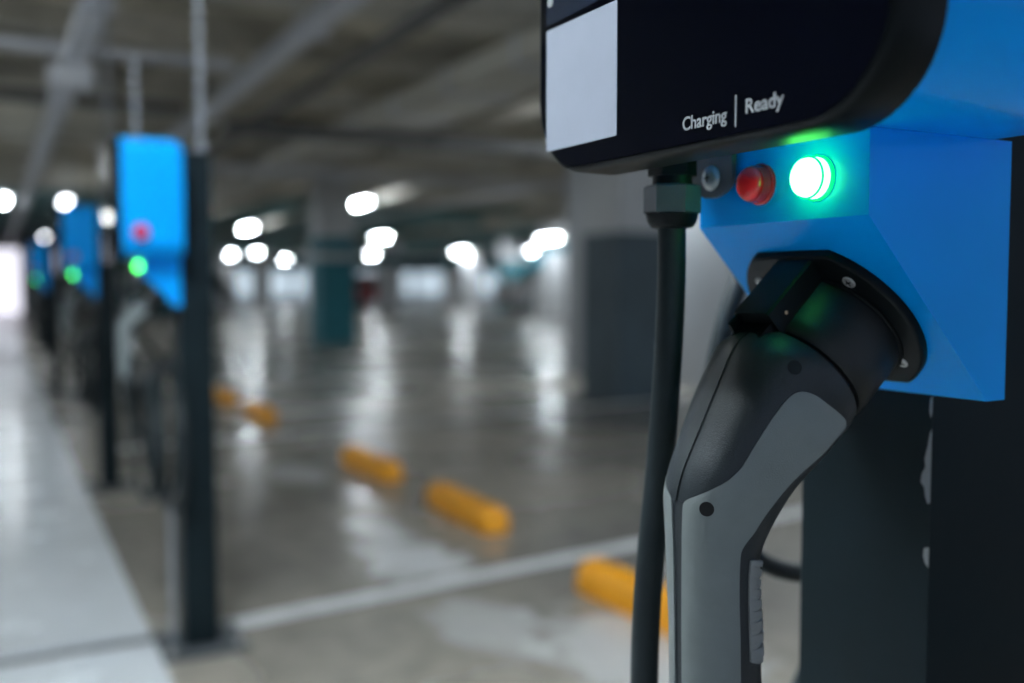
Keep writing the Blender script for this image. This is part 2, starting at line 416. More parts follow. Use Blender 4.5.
def sect_at(u):
    """u in 0..len-1, Catmull-Rom on every number"""
    n = len(SECT) - 1; u = max(0., min(n-1e-6, u)); i = int(u); t = u - i
    def row(j):
        if j < 0: a, b = row(0), row(1); return [2*x-y for x, y in zip(a, b)]
        if j > n: a, b = row(n), row(n-1); return [2*x-y for x, y in zip(a, b)]
        s = SECT[j]; return [*s[0], *s[1], s[2], s[3]]
    a, b, c, d = row(i-1), row(i), row(i+1), row(i+2)
    return [.5*(2*q+(r-p)*t+(2*p-5*q+4*r-s)*t*t+(3*q-p-3*r+s)*t**3) for p, q, r, s in zip(a, b, c, d)]
def gun(u, v, off=0.):
    tx, tz, bx, bz, w, e = sect_at(u)
    c, s = math.cos(v), math.sin(v)
    cc = math.copysign(abs(c)**(2/e), c); ss = math.copysign(abs(s)**(2/e), s)
    hx, hz = (tx-bx)/2, (tz-bz)/2; L = math.hypot(hx, hz)
    k = (L+off)/L
    return Vector(((tx+bx)/2 + hx*cc*k, GY - (w+off)*ss, (tz+bz)/2 + hz*cc*k))
def lerp_tab(tab, u):
    if u <= tab[0][0]: return tab[0][1]
    for (a, x), (b, y) in zip(tab, tab[1:]):
        if u <= b:
            t = (u-a)/(b-a); return x+(y-x)*t
    return tab[-1][1]
def smooth_tab(tab, n=400):
    """resample and soften the corners of a boundary"""
    u0, u1 = tab[0][0], tab[-1][0]
    ys = [lerp_tab(tab, u0+(u1-u0)*i/n) for i in range(n+1)]
    for _ in range(30):
        ys = [ys[0]] + [(ys[i-1]+2*ys[i]+ys[i+1])/4 for i in range(1, n)] + [ys[-1]]
    return [(u0+(u1-u0)*i/n, y) for i, y in enumerate(ys)]
def patch(bm, us, lo, hi, off, sgn=1, cols=18, skirt=.0):
    """a raised skin on the connector between angles lo(u) and hi(u)"""
    rows = []
    for u in us:
        a, b = lo(u), hi(u)
        if b < a: b = a = (a+b)/2
        r = []
        for k in range(cols+1):
            t = k/cols; v = a+(b-a)*t
            e = min(t, 1-t)*(b-a)/.05
            o = off*min(1, e) if False else off
            r.append(gun(u, sgn*v, o))
        inner0, inner1 = gun(u, sgn*a, skirt), gun(u, sgn*b, skirt)
        rows.append([bm.verts.new(p) for p in [inner0]+r+[inner1]])
    n = len(rows[0])
    for A, B in zip(rows, rows[1:]):
        for k in range(n-1): bm.faces.new((A[k], A[k+1], B[k+1], B[k]))
    for R, uu in ((rows[0], us[0]), (rows[-1], us[-1])):
        a, b = lo(uu), hi(uu)
        inn = [bm.verts.new(gun(uu, sgn*(a+(b-a)*k/cols), skirt)) for k in range(cols+1)]
        out = R[1:-1]
        for k in range(cols): bm.faces.new((out[k], out[k+1], inn[k+1], inn[k]))
    bmesh.ops.remove_doubles(bm, verts=bm.verts, dist=1e-6)

LO = [(1.50, 1.98), (1.60, 1.83), (1.77, 1.62), (1.98, 1.45), (2.12, 1.31), (2.33, 1.23), (2.58, 1.18), (3.1, 1.13), (4.42, 1.13), (4.97, .99), (5.4, .72), (5.8, .40), (6.06, .12), (6.3, .095), (15, .095)]
HI = [(1.50, 2.02), (1.66, 2.20), (2.88, 2.08), (3.58, 1.95), (4.42, 1.85), (5.33, 1.77), (6.33, 1.70), (7.2, 1.57), (15, 1.55)]
HOLE1, HOLE2 = (1.68, 1.01), (6.14, .73)
M['brass'] = mat('brass_pin', (.7, .5, .3), .3, metal=1)
def make_connector():
    t = empty('charging_connector')
    # barrel
    bm = new_bm(); lathe(bm, slant(0, 0, 0), N_, [(.0045, .0347), (.030, .0344), (.0385, .0341), (.0398, .0330)], 96)
    link('barrel', bm, 'barrel', t, True, 40)
    bm = new_bm(); lathe(bm, slant(0, 0, 0), N_, [(.038, .0308), (.0480, .0308)], 96); link('groove', bm, 'dark_recess', t, True, 40)
    # body
    bm = new_bm(); NU, NV = 190, 96; rows = []
    n = len(SECT)-1
    for i in range(NU+1):
        u = n*i/NU; rows.append([bm.verts.new(gun(u, 2*PI*k/NV)) for k in range(NV)])
    for A, B in zip(rows, rows[1:]):
        for k in range(NV): bm.faces.new((A[k], A[(k+1) % NV], B[(k+1) % NV], B[k]))
    bm.faces.new(rows[0][::-1]); bm.faces.new(rows[-1])
    body = link('body', bm, 'cover', t, True, 40)
    # collar lip next to the groove
    # top cover skin (both halves, hairline seam between)
    lo_t, hi_t = smooth_tab(LO), smooth_tab(HI)
    us = [LO[0][0]+(LO[-1][0]-.9-LO[0][0])*(i/260) for i in range(261)]
    for sgn in (1, -1):
        bm = new_bm(); patch(bm, us, lambda u: lerp_tab(lo_t, u), lambda u: lerp_tab(hi_t, u), .0009, sgn, 22)
        tag(link('grey_shell', bm, 'shell', body, True, 40), 'grey side shell')
    uc = [.25+5.95*(i/200) for i in range(201)]
    for sgn in (1, -1):
        bm = new_bm()
        patch(bm, uc, lambda u: .012, lambda u: max(.013, min(lerp_tab(lo_t, u) if u > 2.3 else 1.25, 1.25)-.012), .0007, sgn, 20)
        tag(link('top_cover', bm, 'cover', body, True, 40), 'black top cover')
    # ribbed grip insert on the rear of the handle
    for sgn in (1,):
        bm = new_bm(); ub = [7.3+(10.95-7.3)*(i/240) for i in range(241)]; rows = []
        for i, u in enumerate(ub):
            f = i/240; wv = min(1, math.sqrt(max(0, 1-((max(.0, f-.93))/.07)**2)))*min(1, math.sqrt(max(0, 1-((max(.0, .06-f))/.06)**2)))
            wv = max(wv, .02)
            rib = .0009*(1 if (f*9.3) % 1 < .75 else -.6)
            c0 = PI; h = 1.36*wv
            r = [gun(u, c0+h, .0)] + [gun(u, c0+h-2*h*k/24, .0009+rib*math.sin(PI*k/24)) for k in range(25)] + [gun(u, c0-h, .0)]
            rows.append([bm.verts.new(p) for p in r])
        for A, B in zip(rows, rows[1:]):
            for k in range(len(A)-1): bm.faces.new((A[k], A[k+1], B[k+1], B[k]))
        tag(link('grip_insert', bm, 'grip', body, True, 50), 'grey ribbed grip insert')
    # latch on the upper side
    bm = new_bm()
    L = lambda s, q, d: slant(s, q, d)
    prism(bm, [(-.0122, -.0300), (-.0122, -.0438), (-.0112, -.0450), (.0112, -.0450), (.0122, -.0438), (.0122, -.0300)], .0047, .0425, L)
    bevel(bm, .0005, 2); latch = link('latch', bm, 'black_plastic', t, True, 35)
    bm = new_bm()
    prism(bm, [(-.0100, -.0330), (-.0100, -.0385), (.0100, -.0385), (.0100, -.0330)], .0410, .0520, L)
    bevel(bm, .0008, 2); link('latch_tongue', bm, 'black_plastic', latch)
    bm = new_bm()
    prism(bm, [(.0100, -.0445), (.0122, -.0300), (.0105, -.0300), (.0085, -.0440)], .042, .050, L); link('latch_cheek', bm, 'black_plastic', latch)
    bm = new_bm(); lathe(bm, slant(-.0121, -.0372, .0335), (0, -1, 0), [(0, .0010), (.0006, .0010), (.0008, 0)], 12); link('pin', bm, M['brass'], latch)
    # screw recesses
    for u, v in ((HOLE1), (HOLE2)):
        p = gun(u, v, .0008); nrm = (gun(u, v, .01)-gun(u, v, 0)); nrm = Vector((nrm.x*.4, nrm.y, nrm.z*.4)).normalized()
        e = gun(u, v+.02)-gun(u, v-.02); f = gun(u+.05, v)-gun(u-.05, v); nrm = e.cross(f).normalized()
        if nrm.dot(Vector((-.4, -1, 0))) < 0: nrm = -nrm
        bm = new_bm(); lathe(bm, p - nrm*.0002, nrm, [(0, .0034), (.0003, .0034), (.0003, .0030), (.00035, 0)], 24)
        link('screw_recess', bm, 'dark_recess', body)
    # strain relief
    bm = new_bm(); lathe(bm, (.3030, GY, .757), (0, 0, -1), [(0, .0135), (.012, .013), (.05, .0105), (.052, .0085)], 32); link('strain_relief', bm, 'rubber', t, True, 40)
    return t

GLAND = Vector((.3093, .410, 1.034)); TAIL = Vector((.3030, GY, .712))
def cable(name, pts, r=.0073, per=14):
    bm = new_bm(); tube(bm, catmull(pts, per), r, 20); return link(name, bm, 'rubber', None, True, 60)

# ------------------------------------------------------------------ the charge points
post = make_post(); station = make_station(); gunroot = make_connector()
for r_ in (post, station, gunroot):
    loc = Vector(((XP+PX1)/2, (PY0+PY1)/2, 0)) if r_ is post else (Vector((XP, GY, 1.069)) if r_ is station else slant(0, 0, .006))
    move_kids(r_, loc)
    r_['_y'] = 0
tag(post, 'nearest black square steel post with chipped paint on its corner', 'post', 'posts of the charge points')
tag(station, 'nearest blue and black charging station with square sticker and lettering', 'charging station', 'charging stations in the row')
tag(gunroot, 'large grey and black charging connector plugged into the nearest blue station', 'charging connector', 'charging connectors in the row')
for r_ in (post, station, gunroot): del r_['_y']

c0 = cable('charging_cable', [(GLAND.x, GLAND.y, 1.036), (.3093, .410, 1.00), (.3075, .411, .95), (.3040, .412, .90), (.2990, .413, .85), (.2965, .413, .80), (.2960, .412, .74),
     (.300, .415, .62), (.34, .45, .50), (.42, .52, .48), (.53, .57, .62), (.615, .575, .76), (.665, .57, .88), (.645, .56, 1.01), (.575, .55, 1.08), (.512, .55, 1.055),
     (.475, .55, 1.0), (.456, .55, .945), (.452, .55, .895), (.463, .55, .842), (.492, .55, .800), (.545, .55, .780), (.60, .55, .795), (.63, .545, .77), (.58, .53, .62), (.47, .48, .47), (.36, .41, .46), (.312, .372, .56), (.3035, GY, .66), (.3030, GY, .712)])
tag(c0, 'thick black cable hanging from the nearest station and looping behind its post', 'cable', 'charging cables')
# holder for the cable loop on the back of the post
hk = empty('cable_hook', (PX1, PY1, 1.04))
bm = new_bm(); tube(bm, catmull([(PX1-.04, PY1-.002, 1.055), (PX1-.03, PY1+.06, 1.055), (PX1-.0, PY1+.13, 1.055), (PX1+.01, PY1+.155, 1.075)], 6), .006, 12)
o = link('rod', bm, 'pipe_dark', hk, True, 50); o.location = -Vector(hk.location)
bm = new_bm(); box(bm, PX1-.065, PX1-.015, PY1, PY1+.004, 1.03, 1.08); bevel(bm, .001, 2); o = link('wall_plate', bm, 'pipe_dark', hk); o.location = -Vector(hk.location)
tag(hk, 'dark rod hook behind the nearest post holding the cable loop', 'hook')

# the copies down the row, each with its own coil of cable
ords = {1: 'second', 2: 'third', 4: 'fourth'}
look_st = {1: 'blurred bright blue charging station with red button, second from the camera', 2: 'small blurred blue charging station, third from the camera', 4: 'tiny blurred blue charging station farthest down the row at far left'}
for k in (1, 2, 4):
    dy = PITCH*k
    for src, lab in ((post, {1: 'blurred black post standing beside the white walkway, second from the camera', 2: 'thin blurred black post carrying the third blue station', 4: 'farthest blurred black post at the far left of the row'}[k]),
                     (station, look_st[k]),
                     (gunroot, {1: 'blurred grey connector hanging from the second blue station', 2: 'small blurred connector hanging from the third blue station', 4: 'tiny connector on the farthest station of the row'}[k])):
        c = copy_tree(src); c.location.y += dy; c['label'] = lab
    rr = random.Random(k); pts = [(GLAND.x, GLAND.y+dy, 1.036), (.31, .41+dy, .98), (.335, .43+dy, .88)]
    cy, cz = .44+dy, .60
    for i in range(7*12+1):
        a = math.radians(70) - 2*PI*i/12; tn = i/12
        ra, rb = .205+.055*math.sin(tn*2.3+k), .185+.03*math.cos(tn*1.7)
        pts.append((.383+.040*math.sin(tn*1.9+.6), cy+ra*math.cos(a), cz-.01+rb*math.sin(a)))
    pts += [(.36, .40+dy, .60), (.315, .37+dy, .64), (.3035, GY+dy, .68), (.3030, GY+dy, .712)]
    c = cable('charging_cable', pts, .0078, 5)
    tag(c, {1: 'blurred dark cable wound in a coil below the second station', 2: 'blurred cable coil below the third station', 4: 'tiny cable coil below the farthest station'}[k], 'cable', 'charging cables')
    hk = empty('cable_hanger', (XP, .40+dy, .78))
    bm = new_bm(); tube(bm, [(-.001, 0, 0), (-.07, 0, 0), (-.085, 0, .012), (-.085, 0, .03)], .006, 10); link('peg', bm, 'pipe_dark', hk, True, 50)
    bm = new_bm(); box(bm, -.0045, -.0005, -.03, .03, -.03, .03); bevel(bm, .001, 2); link('wall_plate', bm, 'pipe_dark', hk)
    tag(hk, {1: 'dark peg on the second post holding the cable coil', 2: 'dark peg on the third post holding its coil', 4: 'dark peg on the farthest post'}[k], 'hook')

# pale conduit standing by the second post, and feeder conduits dropping from the tray
bm = new_bm(); tube(bm, [(.405, 2.745, .0), (.405, 2.745, .42), (.415, 2.745, .45), (.430, 2.745, .46)], .0065, 14)
tag(link('floor_conduit', bm, 'conduit', None, True, 50), 'pale conduit rising from the floor on the left of the second post', 'conduit')
for k, lab in ((1, 'grey vertical conduit dropping from the ceiling to the second post'), (2, 'grey vertical conduit dropping to the third post'), (4, 'grey vertical conduit dropping to the farthest post')):
    bm = new_bm(); X, Y = .508, .396+PITCH*k
    lathe(bm, (X, Y, 1.355), (0, 0, 1), [(0, .015), (.03, .015), (.031, .0075), (1.06, .0075), (1.061, .011), (1.10, .011)], 18)
    tag(link('drop_conduit', bm, 'conduit', None, True, 40), lab, 'conduit', 'conduits feeding the posts')

# ------------------------------------------------------------------ floor and walkway
bm = new_bm(); box(bm, -3.2, 42, -3.5, 64, -.2, 0); struct('floor', bm, 'floor')
for i, (y0, y1) in enumerate(((-3.5, 2.815), (2.88, 8.8), (8.83, 14.8), (14.83, 20.8), (20.83, 26.8), (26.83, 40))):
    bm = new_bm(); box(bm, -3.2, .366, y0, y1, 0, .014); bevel(bm, .003, 2); struct('walkway', bm, 'walk')
bm = new_bm(); box(bm, -3.2, .362, 2.815, 2.88, 0, .004); struct('trim_1', bm, 'joint')
def flat(name, pts, z, m):
    bm = new_bm(); prism(bm, pts, 0.0005, z, lambda a, b, d: (a, b, d)); return struct(name, bm, m)
flat('parking_line', [(.53, 2.84), (2.17, 3.03), (5.4, 3.40), (5.4, 3.49), (2.17, 3.12), (.53, 2.93)], .003, 'white_paint')
flat('parking_line', [(.6, 6.30), (5.4, 6.85), (5.4, 6.95), (.6, 6.40)], .003, 'white_paint')
flat('parking_line', [(.6, 9.9), (5.4, 10.3), (5.4, 10.4), (.6, 10.0)], .003, 'white_paint')
for y in (16.5, 25, 34): flat('parking_line', [(7.5, y), (12.5, y), (12.5, y+.12), (7.5, y+.12)], .003, 'white_paint')

# wheel stops: rounded yellow kerbs, with base flanges and two bolt heads
def make_stop():
    t = empty('wheel_stop')
    bm = new_bm(); prev = None; L = .335
    for i in range(25):
        f = -1+2*i/24; y = f*L
        s = math.sqrt(max(0, 1-max(0, (abs(f)-.86)/.14)**2))*.55+.45
        hw, hh = .062*s, .105*s
        pts = [(-hw, 0), (-hw, hh*.45), (-hw*.8, hh*.8), (-hw*.4, hh*.97), (hw*.4, hh*.97), (hw*.8, hh*.8), (hw, hh*.45), (hw, 0)]
        r = [bm.verts.new((a, y, b)) for a, b in pts]
        if prev:
            for k in range(8): bm.faces.new((prev[k], prev[(k+1) % 8], r[(k+1) % 8], r[k]))
        else: bm.faces.new(r[::-1])
        prev = r
    bm.faces.new(prev); link('kerb_body', bm, 'yellow', t, True, 50)
    for s in (-.2, .2):
        bm = new_bm(); lathe(bm, (0, s, .098), (0, 0, 1), [(0, .014), (.006, .013), (.007, 0)], 6); link('bolt', bm, 'pipe_dark', t)
    return t
stops = [((1.73, 2.40), 'yellow wheel stop nearest the camera, partly behind the hanging cable'),
         ((1.775, 3.80), 'yellow wheel stop just beyond the white parking line'),
         ((1.77, 4.99), 'yellow wheel stop second beyond the white line, in mid picture'),
         ((1.76, 7.45), 'blurred yellow wheel stop just right of the second black post'),
         ((1.74, 8.65), 'faint yellow wheel stop touching the second black post'),
         ((1.72, 11.9), 'tiny blurred yellow wheel stop left of the second post'),
         ((1.72, 15.4), 'farthest tiny yellow wheel stop between the second and third posts')]
s0 = make_stop()
for i, ((x, y), lab) in enumerate(stops):
    o = s0 if i == 0 else copy_tree(s0)
    o.location = (x, y, 0); o.rotation_euler.z = (.02, -.01, .03, 0, .02, 0, 0)[i]
    tag(o, lab, 'wheel stop', 'yellow wheel stops')

# ------------------------------------------------------------------ shell of the garage
CZ = 3.15
bm = new_bm(); box(bm, -3.2, 42, -3.5, 64, CZ, CZ+.2); struct('ceiling', bm, 'ceiling')
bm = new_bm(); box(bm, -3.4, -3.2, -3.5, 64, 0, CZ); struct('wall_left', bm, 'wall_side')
bm = new_bm(); box(bm, 42, 42.2, -3.5, 64, 0, CZ); struct('wall_right', bm, 'wall')
bm = new_bm(); box(bm, -3.2, 42, 59, 59.2, 0, CZ); struct('wall_far', bm, 'col_white')
bm = new_bm(); box(bm, -3.2, 42, 58.93, 59, 1.9, 2.6); struct('trim_2', bm, 'teal')
bm = new_bm(); box(bm, 6.0, 11.0, 7.05, 10.0, 0, CZ); struct('wall_core', bm, 'wall_grey')
bm = new_bm(); box(bm, 12.0, 38.0, 58.90, 58.96, .35, 1.85); struct('far_glow_panel', bm, 'far_glow')  # glowing panel added on the far wall to brighten the hall
bm = new_bm()
for k in range(14): box(bm, 12.0+k*2-.12, 12.0+k*2+.12, 58.80, 58.92, .2, 1.9)
box(bm, 11.9, 38.1, 58.80, 58.92, .2, .35); box(bm, 11.9, 38.1, 58.80, 58.92, 1.85, 1.95); struct('trim_4', bm, 'col_white')  # bars and rails framing the added glow panel
# glazed entrance, lit, at the far end of the walkway
bm = new_bm(); box(bm, -3.0, .95, 40.0, 40.1, 0, 2.3); struct('window_1', bm, 'entrance')
bm = new_bm()
for x in (-3.0, -1.7, -.4, .9): box(bm, x-.05, x+.05, 39.9, 40.0, 0, 2.75)
box(bm, -3.0, .95, 39.9, 40.0, 2.3, 2.4); struct('trim_3', bm, 'slate')
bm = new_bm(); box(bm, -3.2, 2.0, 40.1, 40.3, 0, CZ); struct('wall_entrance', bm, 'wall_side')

def column(x, y, w, up, low, zs, band=None):
    bm = new_bm(); box(bm, x-w/2, x+w/2, y-w/2, y+w/2, zs, CZ); bevel(bm, .015, 2); o = struct('column', bm, up)
    bm = new_bm(); box(bm, x-w/2-.006, x+w/2+.006, y-w/2-.006, y+w/2+.006, 0, zs); bevel(bm, .015, 2); c = link('painted_base', bm, low); c.parent = o
    if band:
        bm = new_bm(); box(bm, x-w/2-.01, x+w/2+.01, y-w/2-.01, y+w/2+.01, band[0], band[1]); c = link('painted_band', bm, band[2]); c.parent = o
column(4.92, 7.15, .56, 'col_pale', 'slate', 1.45)
column(5.12, 16.3, .60, 'col_pale', 'teal', 1.80, (1.42, 1.55, 'col_pale'))
column(5.2, 36, .6, 'col_white', 'teal', .9)
column(5.2, 46, .6, 'col_white', 'teal', .9)
column(10.1, 49.5, .9, 'col_white', 'col_white', 1.2)
column(15.75, 27.0, .85, 'col_white', 'col_white', 1.2, (2.05, 2.3, 'teal'))
column(13.6, 17.5, .62, 'col_white', 'col_white', 1.2)
column(13.6, 36, .75, 'col_white', 'col_white', 1.2, (1.75, 2.15, 'teal'))
column(13.6, 46, .62, 'col_white', 'col_white', 1.2)
column(19.5, 37.0, .9, 'col_white', 'teal', 1.2, (1.3, 2.0, 'teal'))
column(22.0, 46.6, 1.0, 'col_white', 'col_white', 1.2)
column(21.5, 35, .62, 'col_white', 'col_white', 1.2, (1.6, 2.2, 'teal'))
column(20.0, 44.0, .7, 'col_pale', 'col_white', 1.5, (1.9, 2.4, 'teal'))
column(29.5, 46, .8, 'col_white', 'col_white', 1.2, (1.55, 2.0, 'teal'))
column(12.5, 52, .8, 'col_white', 'col_white', 1.2)
# beams: one deep line on each row of columns, lighter ones between
y = 3.6; i = 0
while y < 60:
    d = .36 if i % 3 == 1 else .2
    bm = new_bm(); box(bm, -3.2, 42, y, y+(.45 if i % 3 == 1 else .3), CZ-d, CZ); struct('ceiling_beam', bm, 'beam_haze' if y > 22 else 'beam_light' if i % 3 == 1 else 'beam')  # far beams take the haze tint
    y += 2.35; i += 1
for x, w, d in ((4.75, .5, .38), (13.4, .5, .38), (21.3, .5, .38)):
    bm = new_bm(); box(bm, x-w/2+.15, x+w/2+.15, -3.4, 63.9, CZ-d, CZ); struct('ceiling_beam', bm, 'beam')

# ------------------------------------------------------------------ services under the ceiling
def tray(x, y0, y1, z, w, h, label, m='galv'):
    t = empty('cable_tray', (x, (y0+y1)/2, z)); L = (y1-y0)/2
    for s in (-1, 1):
        bm = new_bm(); box(bm, s*w/2-.006, s*w/2+.006, -L, L, 0, h); link('side_rail', bm, m, t)
    bm = new_bm(); box(bm, -w/2, w/2, -L, L, -.002, .004); link('tray_bed', bm, m, t)
    n = int((y1-y0)/3)
    for k in range(n):
        bm = new_bm(); yy = -L+1+k*3
        lathe(bm, (w/2+.015, yy, 0), (0, 0, 1), [(-.02, .006), (CZ-z, .006)], 8); lathe(bm, (-w/2-.015, yy, 0), (0, 0, 1), [(-.02, .006), (CZ-z, .006)], 8)
        box(bm, -w/2-.03, w/2+.03, yy-.02, yy+.02, -.022, -.002); link('hanger', bm, m, t)
    return tag(t, label, 'cable tray')
tray(1.62, -1.5, 10.6, 2.42, .13, .07, 'long pale cable tray slanting across the upper left, right of the posts')
tray(.50, 1.5, 38, 2.42, .13, .06, 'grey cable tray running above the row of charging posts')
jb = empty('junction_box', (.48, 7.05, 2.30))
bm = new_bm(); box(bm, -.13, .13, -.10, .10, -.02, .118); bevel(bm, .01, 2); link('case', bm, 'galv', jb)
bm = new_bm(); box(bm, -.11, .11, -.108, -.10, 0, .10); bevel(bm, .004, 2); link('lid', bm, 'lamp_body', jb)
tag(jb, 'pale junction box under the tray above the posts', 'junction box')
def pipe(name, a, b, r, m, label, cat='pipe', group=None):
    bm = new_bm(); a, b = Vector(a), Vector(b); L = (b-a).length
    prof = [(0, r)]; d = 2.0
    while d < L: prof += [(d, r), (d+.001, r*1.18), (d+.08, r*1.18), (d+.081, r)]; d += 3
    prof.append((L, r)); lathe(bm, a, b-a, prof, 18); tag(link(name, bm, m, None, True, 40), label, cat, group)
pipe('ceiling_pipe', (-3.1, 6.9, 2.50), (1.5, 6.9, 2.50), .035, 'galv', 'thin grey pipe crossing the upper left corner near the junction box')
pipe('ceiling_pipe', (-3.1, 8.9, 2.52), (1.5, 8.9, 2.52), .05, 'pipe_dark', 'dark pipe crossing the upper left below the thin grey pipe')
pipe('ceiling_pipe', (-.1, 3.0, 2.62), (-.1, 36, 2.62), .07, 'beam_light', 'pale pipe running away at the top left corner')
pipe('ceiling_pipe', (2.5, 3.0, 2.72), (2.5, 38, 2.72), .05, 'pipe_dark', 'dark pipe running away over the parking bays')
pipe('ceiling_pipe', (6.3, 3.0, 2.62), (6.3, 48, 2.62), .08, 'beam_light', 'thick pale pipe under the ceiling beyond the first columns')
pipe('ceiling_pipe', (8.4, 11.0, 2.7), (8.4, 50, 2.7), .05, 'galv', 'slim grey pipe under the ceiling in the far distance')
pipe('ceiling_pipe', (1.9, 12.2, 2.42), (20, 12.2, 2.42), .06, 'galv', 'grey pipe crossing the garage between the two nearest columns')
pipe('ceiling_pipe', (1.9, 9.2, 2.45), (5.9, 9.2, 2.45), .07, 'pipe_dark', 'dark pipe crossing above the parking bays')
def duct(x0, x1, y0, y1, z0, z1, label, m='beam_light'):
    t = empty('air_duct', ((x0+x1)/2, (y0+y1)/2, z0)); hx, hy = (x1-x0)/2, (y1-y0)/2
    bm = new_bm(); box(bm, -hx, hx, -hy, hy, 0, z1-z0); bevel(bm, .01, 2); link('duct_body', bm, m, t)
    if hx > hy:
        n = int(hx*2/1.2)
        for k in range(1, n): bm = new_bm(); box(bm, -hx+k*1.2-.02, -hx+k*1.2+.02, -hy-.02, hy+.02, -.02, z1-z0+.01); link('duct_flange', bm, 'galv', t)
    else:
        n = min(60, int(hy*2/1.2))
        for k in range(1, n): bm = new_bm(); box(bm, -hx-.02, hx+.02, -hy+k*1.2-.02, -hy+k*1.2+.02, -.02, z1-z0+.01); link('duct_flange', bm, 'galv', t)
    tag(t, label, 'air duct')
duct(3.3, 3.9, 5.0, 30, 2.56, 2.76, 'pale air duct running away under the ceiling over the bays')
duct(4.2, 5.9, 11.0, 11.5, 2.50, 2.70, 'pale air duct crossing above and beyond the near dark column')

# ------------------------------------------------------------------ ceiling lights
def make_light():
    t = empty('ceiling_light')
    bm = new_bm(); box(bm, -.06, .06, -.62, .62, .03, .075); bevel(bm, .006, 2); link('housing', bm, 'lamp_body', t)
    for s in (-.028, .028):
        bm = new_bm(); lathe(bm, (s, -.60, .012), (0, 1, 0), [(0, .016), (1.2, .016)], 16); link('tube', bm, 'tube', t, True, 40)
        for e in (-.61, .60):
            bm = new_bm(); box(bm, s-.018, s+.018, e, e+.012, -.006, .032); link('lamp_holder', bm, 'lamp_body', t)
    for e in (-.4, .4):
        bm = new_bm(); lathe(bm, (0, e, .075), (0, 0, 1), [(0, .006), (CZ-2.4-.075, .006)], 8); link('hanger', bm, 'galv', t)
    return t
LIGHTS = [(5.68, 16.55, 'highest long lamp, glowing just right of the teal based column'), (5.66, 24.9, 'lamp between the second post and teal column, highest of the four there'),
          (9.87, 46.8, 'lamp glowing low beside the second post, left of three'), (10.23, 43.3, 'lamp glowing low beside the second post, middle of three'),
          (14.5, 54.7, 'lamp glowing low beside the second post, right of three'), (10.27, 27.8, 'upper of two lamps right of the near teal column'),
          (15.7, 43.7, 'lower of two lamps right of the near teal column'), (21.3, 45.5, 'bright lamp in the middle of the picture'),
          (17.58, 38.0, 'lamp peeking above the bright lamp in the middle'), (19.8, 35.4, 'lower of two overlapping lamps left of the near dark column'),
          (15.03, 26.0, 'upper of two overlapping lamps left of the near dark column'), (.17, 18.5, 'lamp cut by the left edge of the picture'),
          (1.11, 18.3, 'lamp just above the third blue station'), (1.35, 31.8, 'small faint lamp left of the third blue station'),
          (1.84, 43.6, 'small faint lamp low beside the third blue station')]
UNSEEN = [(-.10, 1.05), (-.27, 1.05), (-1.5, 6.5), (-1.5, 12.5), (-1.5, 22), (3.3, 1.6), (5.68, 8.1), (9.6, 5.0), (10.2, 11.5), (15.0, 13.5), (15.0, 17.6), (20.5, 20.0), (20.5, 26.0), (27, 27), (27, 35), (33, 40), (34, 47), (27.5, 43), (36, 54)]  # unseen: one read off connector's shadow, some continue rows, rest added to brighten
l0 = make_light()
for i, (x, y, lab) in enumerate(LIGHTS + [(x, y, None) for x, y in UNSEEN]):
    o = l0 if i == 0 else copy_tree(l0)
    o.location = (x, y, 2.4)
    if i in (12, 13, 14):
        for ch in o.children:
            if ch.name.startswith('tube'): ch.data = ch.data.copy(); ch.data.materials[0] = M['tube_dim']
    tag(o, lab or 'one of the unseen fluorescent lamps, mostly added to brighten the garage', 'ceiling light', 'fluorescent ceiling lights' if lab else 'lamps out of view')

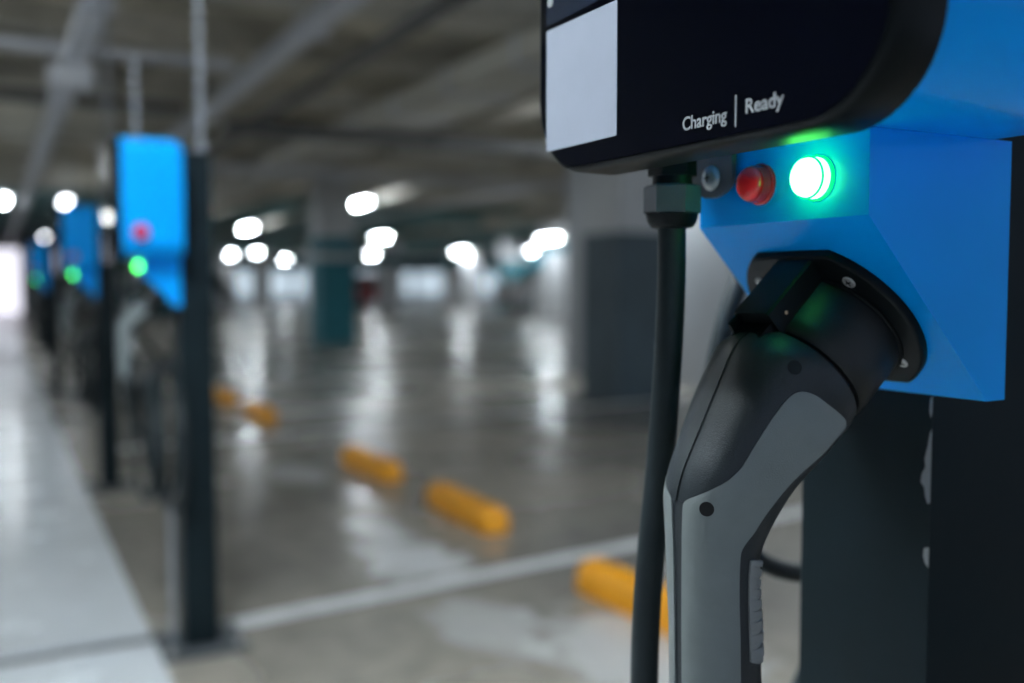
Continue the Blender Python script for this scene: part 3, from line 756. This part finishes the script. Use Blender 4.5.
# ------------------------------------------------------------------ cars and signs in the far bays
def make_car(name, paint, van=False):
    t = empty(name); L, W = (4.9, 1.9) if van else (4.4, 1.78)
    if van: side = [(-2.45, .35), (-2.45, 1.0), (-2.3, 1.15), (-1.75, 1.85), (-1.5, 1.98), (2.35, 1.98), (2.45, 1.8), (2.45, .35)]
    else: side = [(-2.2, .30), (-2.2, .68), (-2.05, .82), (-1.1, .95), (-.45, 1.38), (.0, 1.47), (.9, 1.46), (1.6, 1.05), (2.15, .98), (2.2, .75), (2.2, .30)]
    bm = new_bm(); prev = None
    for f, ins in ((-1, .06), (-.93, 0), (-.4, 0), (.4, 0), (.93, 0), (1, .06)):
        r = []
        for a, b in side:
            tuck = 1 - .16*max(0, (b-.9))/.6*(1 if not van else .5)
            r.append(bm.verts.new((f*W/2*tuck, a*(1-ins*.3), b*(1-ins*.25)+ins*.1)))
        if prev:
            n = len(r)
            for k in range(n): bm.faces.new((prev[k], prev[(k+1) % n], r[(k+1) % n], r[k]))
        else: bm.faces.new(r[::-1])
        prev = r
    bm.faces.new(prev); link('body', bm, paint, t, True, 35)
    zt, zb = (1.82, 1.2) if van else (1.36, 1.0)
    for s in (-1, 1):
        bm = new_bm(); x = s*(W/2*(.93 if van else .925)+.004)
        pts = ([(-1.55, zb), (-1.2, zt), (2.1, zt), (2.2, zb)] if van else [(-.95, zb), (-.4, zt-.02), (.8, zt), (1.4, zb+.06)])
        prism(bm, pts, x-.03, x+.012, lambda a, b, d: (d, a, b)); link('side_window', bm, 'glass_dark', t)
    bm = new_bm()
    a0, b0, a1, b1 = ((-2.28, 1.2, -1.78, 1.86) if van else (-1.06, .99, -.50, 1.36))
    vs = [bm.verts.new(p) for p in ((-W*.40, a0-.02, b0), (W*.40, a0-.02, b0), (W*.36, a1-.02, b1), (-W*.36, a1-.02, b1))]; bm.faces.new(vs)
    r = bmesh.ops.extrude_face_region(bm, geom=bm.faces[:]); bmesh.ops.translate(bm, vec=(0, .03, -.02), verts=[v for v in r['geom'] if isinstance(v, bmesh.types.BMVert)])
    link('windscreen', bm, 'glass_dark', t)
    for s in (-1, 1):
        for yy in (-L*.31, L*.30):
            bm = new_bm(); lathe(bm, (s*(W/2-.19), yy, .32), (s, 0, 0), [(0, .32), (.18, .32), (.20, .30), (.20, .19), (.185, .18), (.185, 0)], 28); w = link('wheel', bm, 'tyre', t, True, 40)
            bm = new_bm(); lathe(bm, (s*(W/2-.01), yy, .32), (s, 0, 0), [(0, .18), (.012, .17), (.02, .05), (.02, 0)], 20); link('rim', bm, 'galv', w)
        bm = new_bm(); yy = -L/2+.01; z = .9 if van else .66
        box(bm, s*W*.36-.16, s*W*.36+.16, yy-.01, yy+.08, z-.07, z+.07); bevel(bm, .02, 2); link('headlight', bm, 'lampglass', t)
        bm = new_bm(); yy = L/2-.06
        box(bm, s*W*.38-.12, s*W*.38+.12, yy-.01, yy+.075, z, z+.2); bevel(bm, .015, 2); link('tail_light', bm, 'tail', t)
    return t
def place(o, x, y, a, lab, cat='car'):
    o.location = (x, y, 0); o.rotation_euler.z = math.radians(a); tag(o, lab, cat)
cars = [('car', 'car_white', False, 18.5, 31.5, 90, 'distant white car below the bright lamp in the middle', 'car'),
        ('car', 'car_red', False, 14.0, 40.5, 5, 'distant dark red car just right of the near teal column', 'car'),
        ('car', 'car_silver', False, 6.6, 37.0, 0, 'distant silver car low between second post and near teal column', 'car')]
for nm, p, v, x, y, a, lab, cat in cars: place(make_car(nm, p, v), x, y, a, lab, cat)
bm = new_bm(); box(bm, 14.9, 16.9, 27.0, 27.06, 1.55, 2.05); bevel(bm, .02, 2)
tag(link('hanging_sign', bm, 'teal'), 'blurred teal sign hanging under the ceiling left of the near dark column', 'sign')

# ------------------------------------------------------------------ light, camera
w = bpy.data.worlds.new('World'); SC.world = w; w.use_nodes = True
w.node_tree.nodes['Background'].inputs['Color'].default_value = (.62, .76, 1, 1)
w.node_tree.nodes['Background'].inputs['Strength'].default_value = .55
cd = bpy.data.cameras.new('Camera'); cam = bpy.data.objects.new('Camera', cd); COL.objects.link(cam)
F = 980.; cd.sensor_width = 36; cd.lens = F/1024*36; cd.clip_start = .02; cd.clip_end = 200
yaw = math.atan(517/F); pit = math.atan(56.5/F)
cam.location = (0, 0, 1.0); cam.rotation_euler = (PI/2-pit, 0, -yaw)
cd.dof.use_dof = True; cd.dof.focus_distance = .43; cd.dof.aperture_fstop = 3.8; cd.dof.aperture_blades = 0
SC.camera = cam
SC.view_settings.view_transform = 'Standard'; SC.view_settings.look = 'None'
SC.view_settings.exposure = 0; SC.view_settings.gamma = 1; SC.view_settings.use_curve_mapping = False
SC.cycles.max_bounces = 8; SC.cycles.diffuse_bounces = 4; SC.cycles.glossy_bounces = 4
SC.cycles.use_denoising = True; SC.cycles.sample_clamp_indirect = 6; SC.cycles.caustics_reflective = False; SC.cycles.caustics_refractive = False
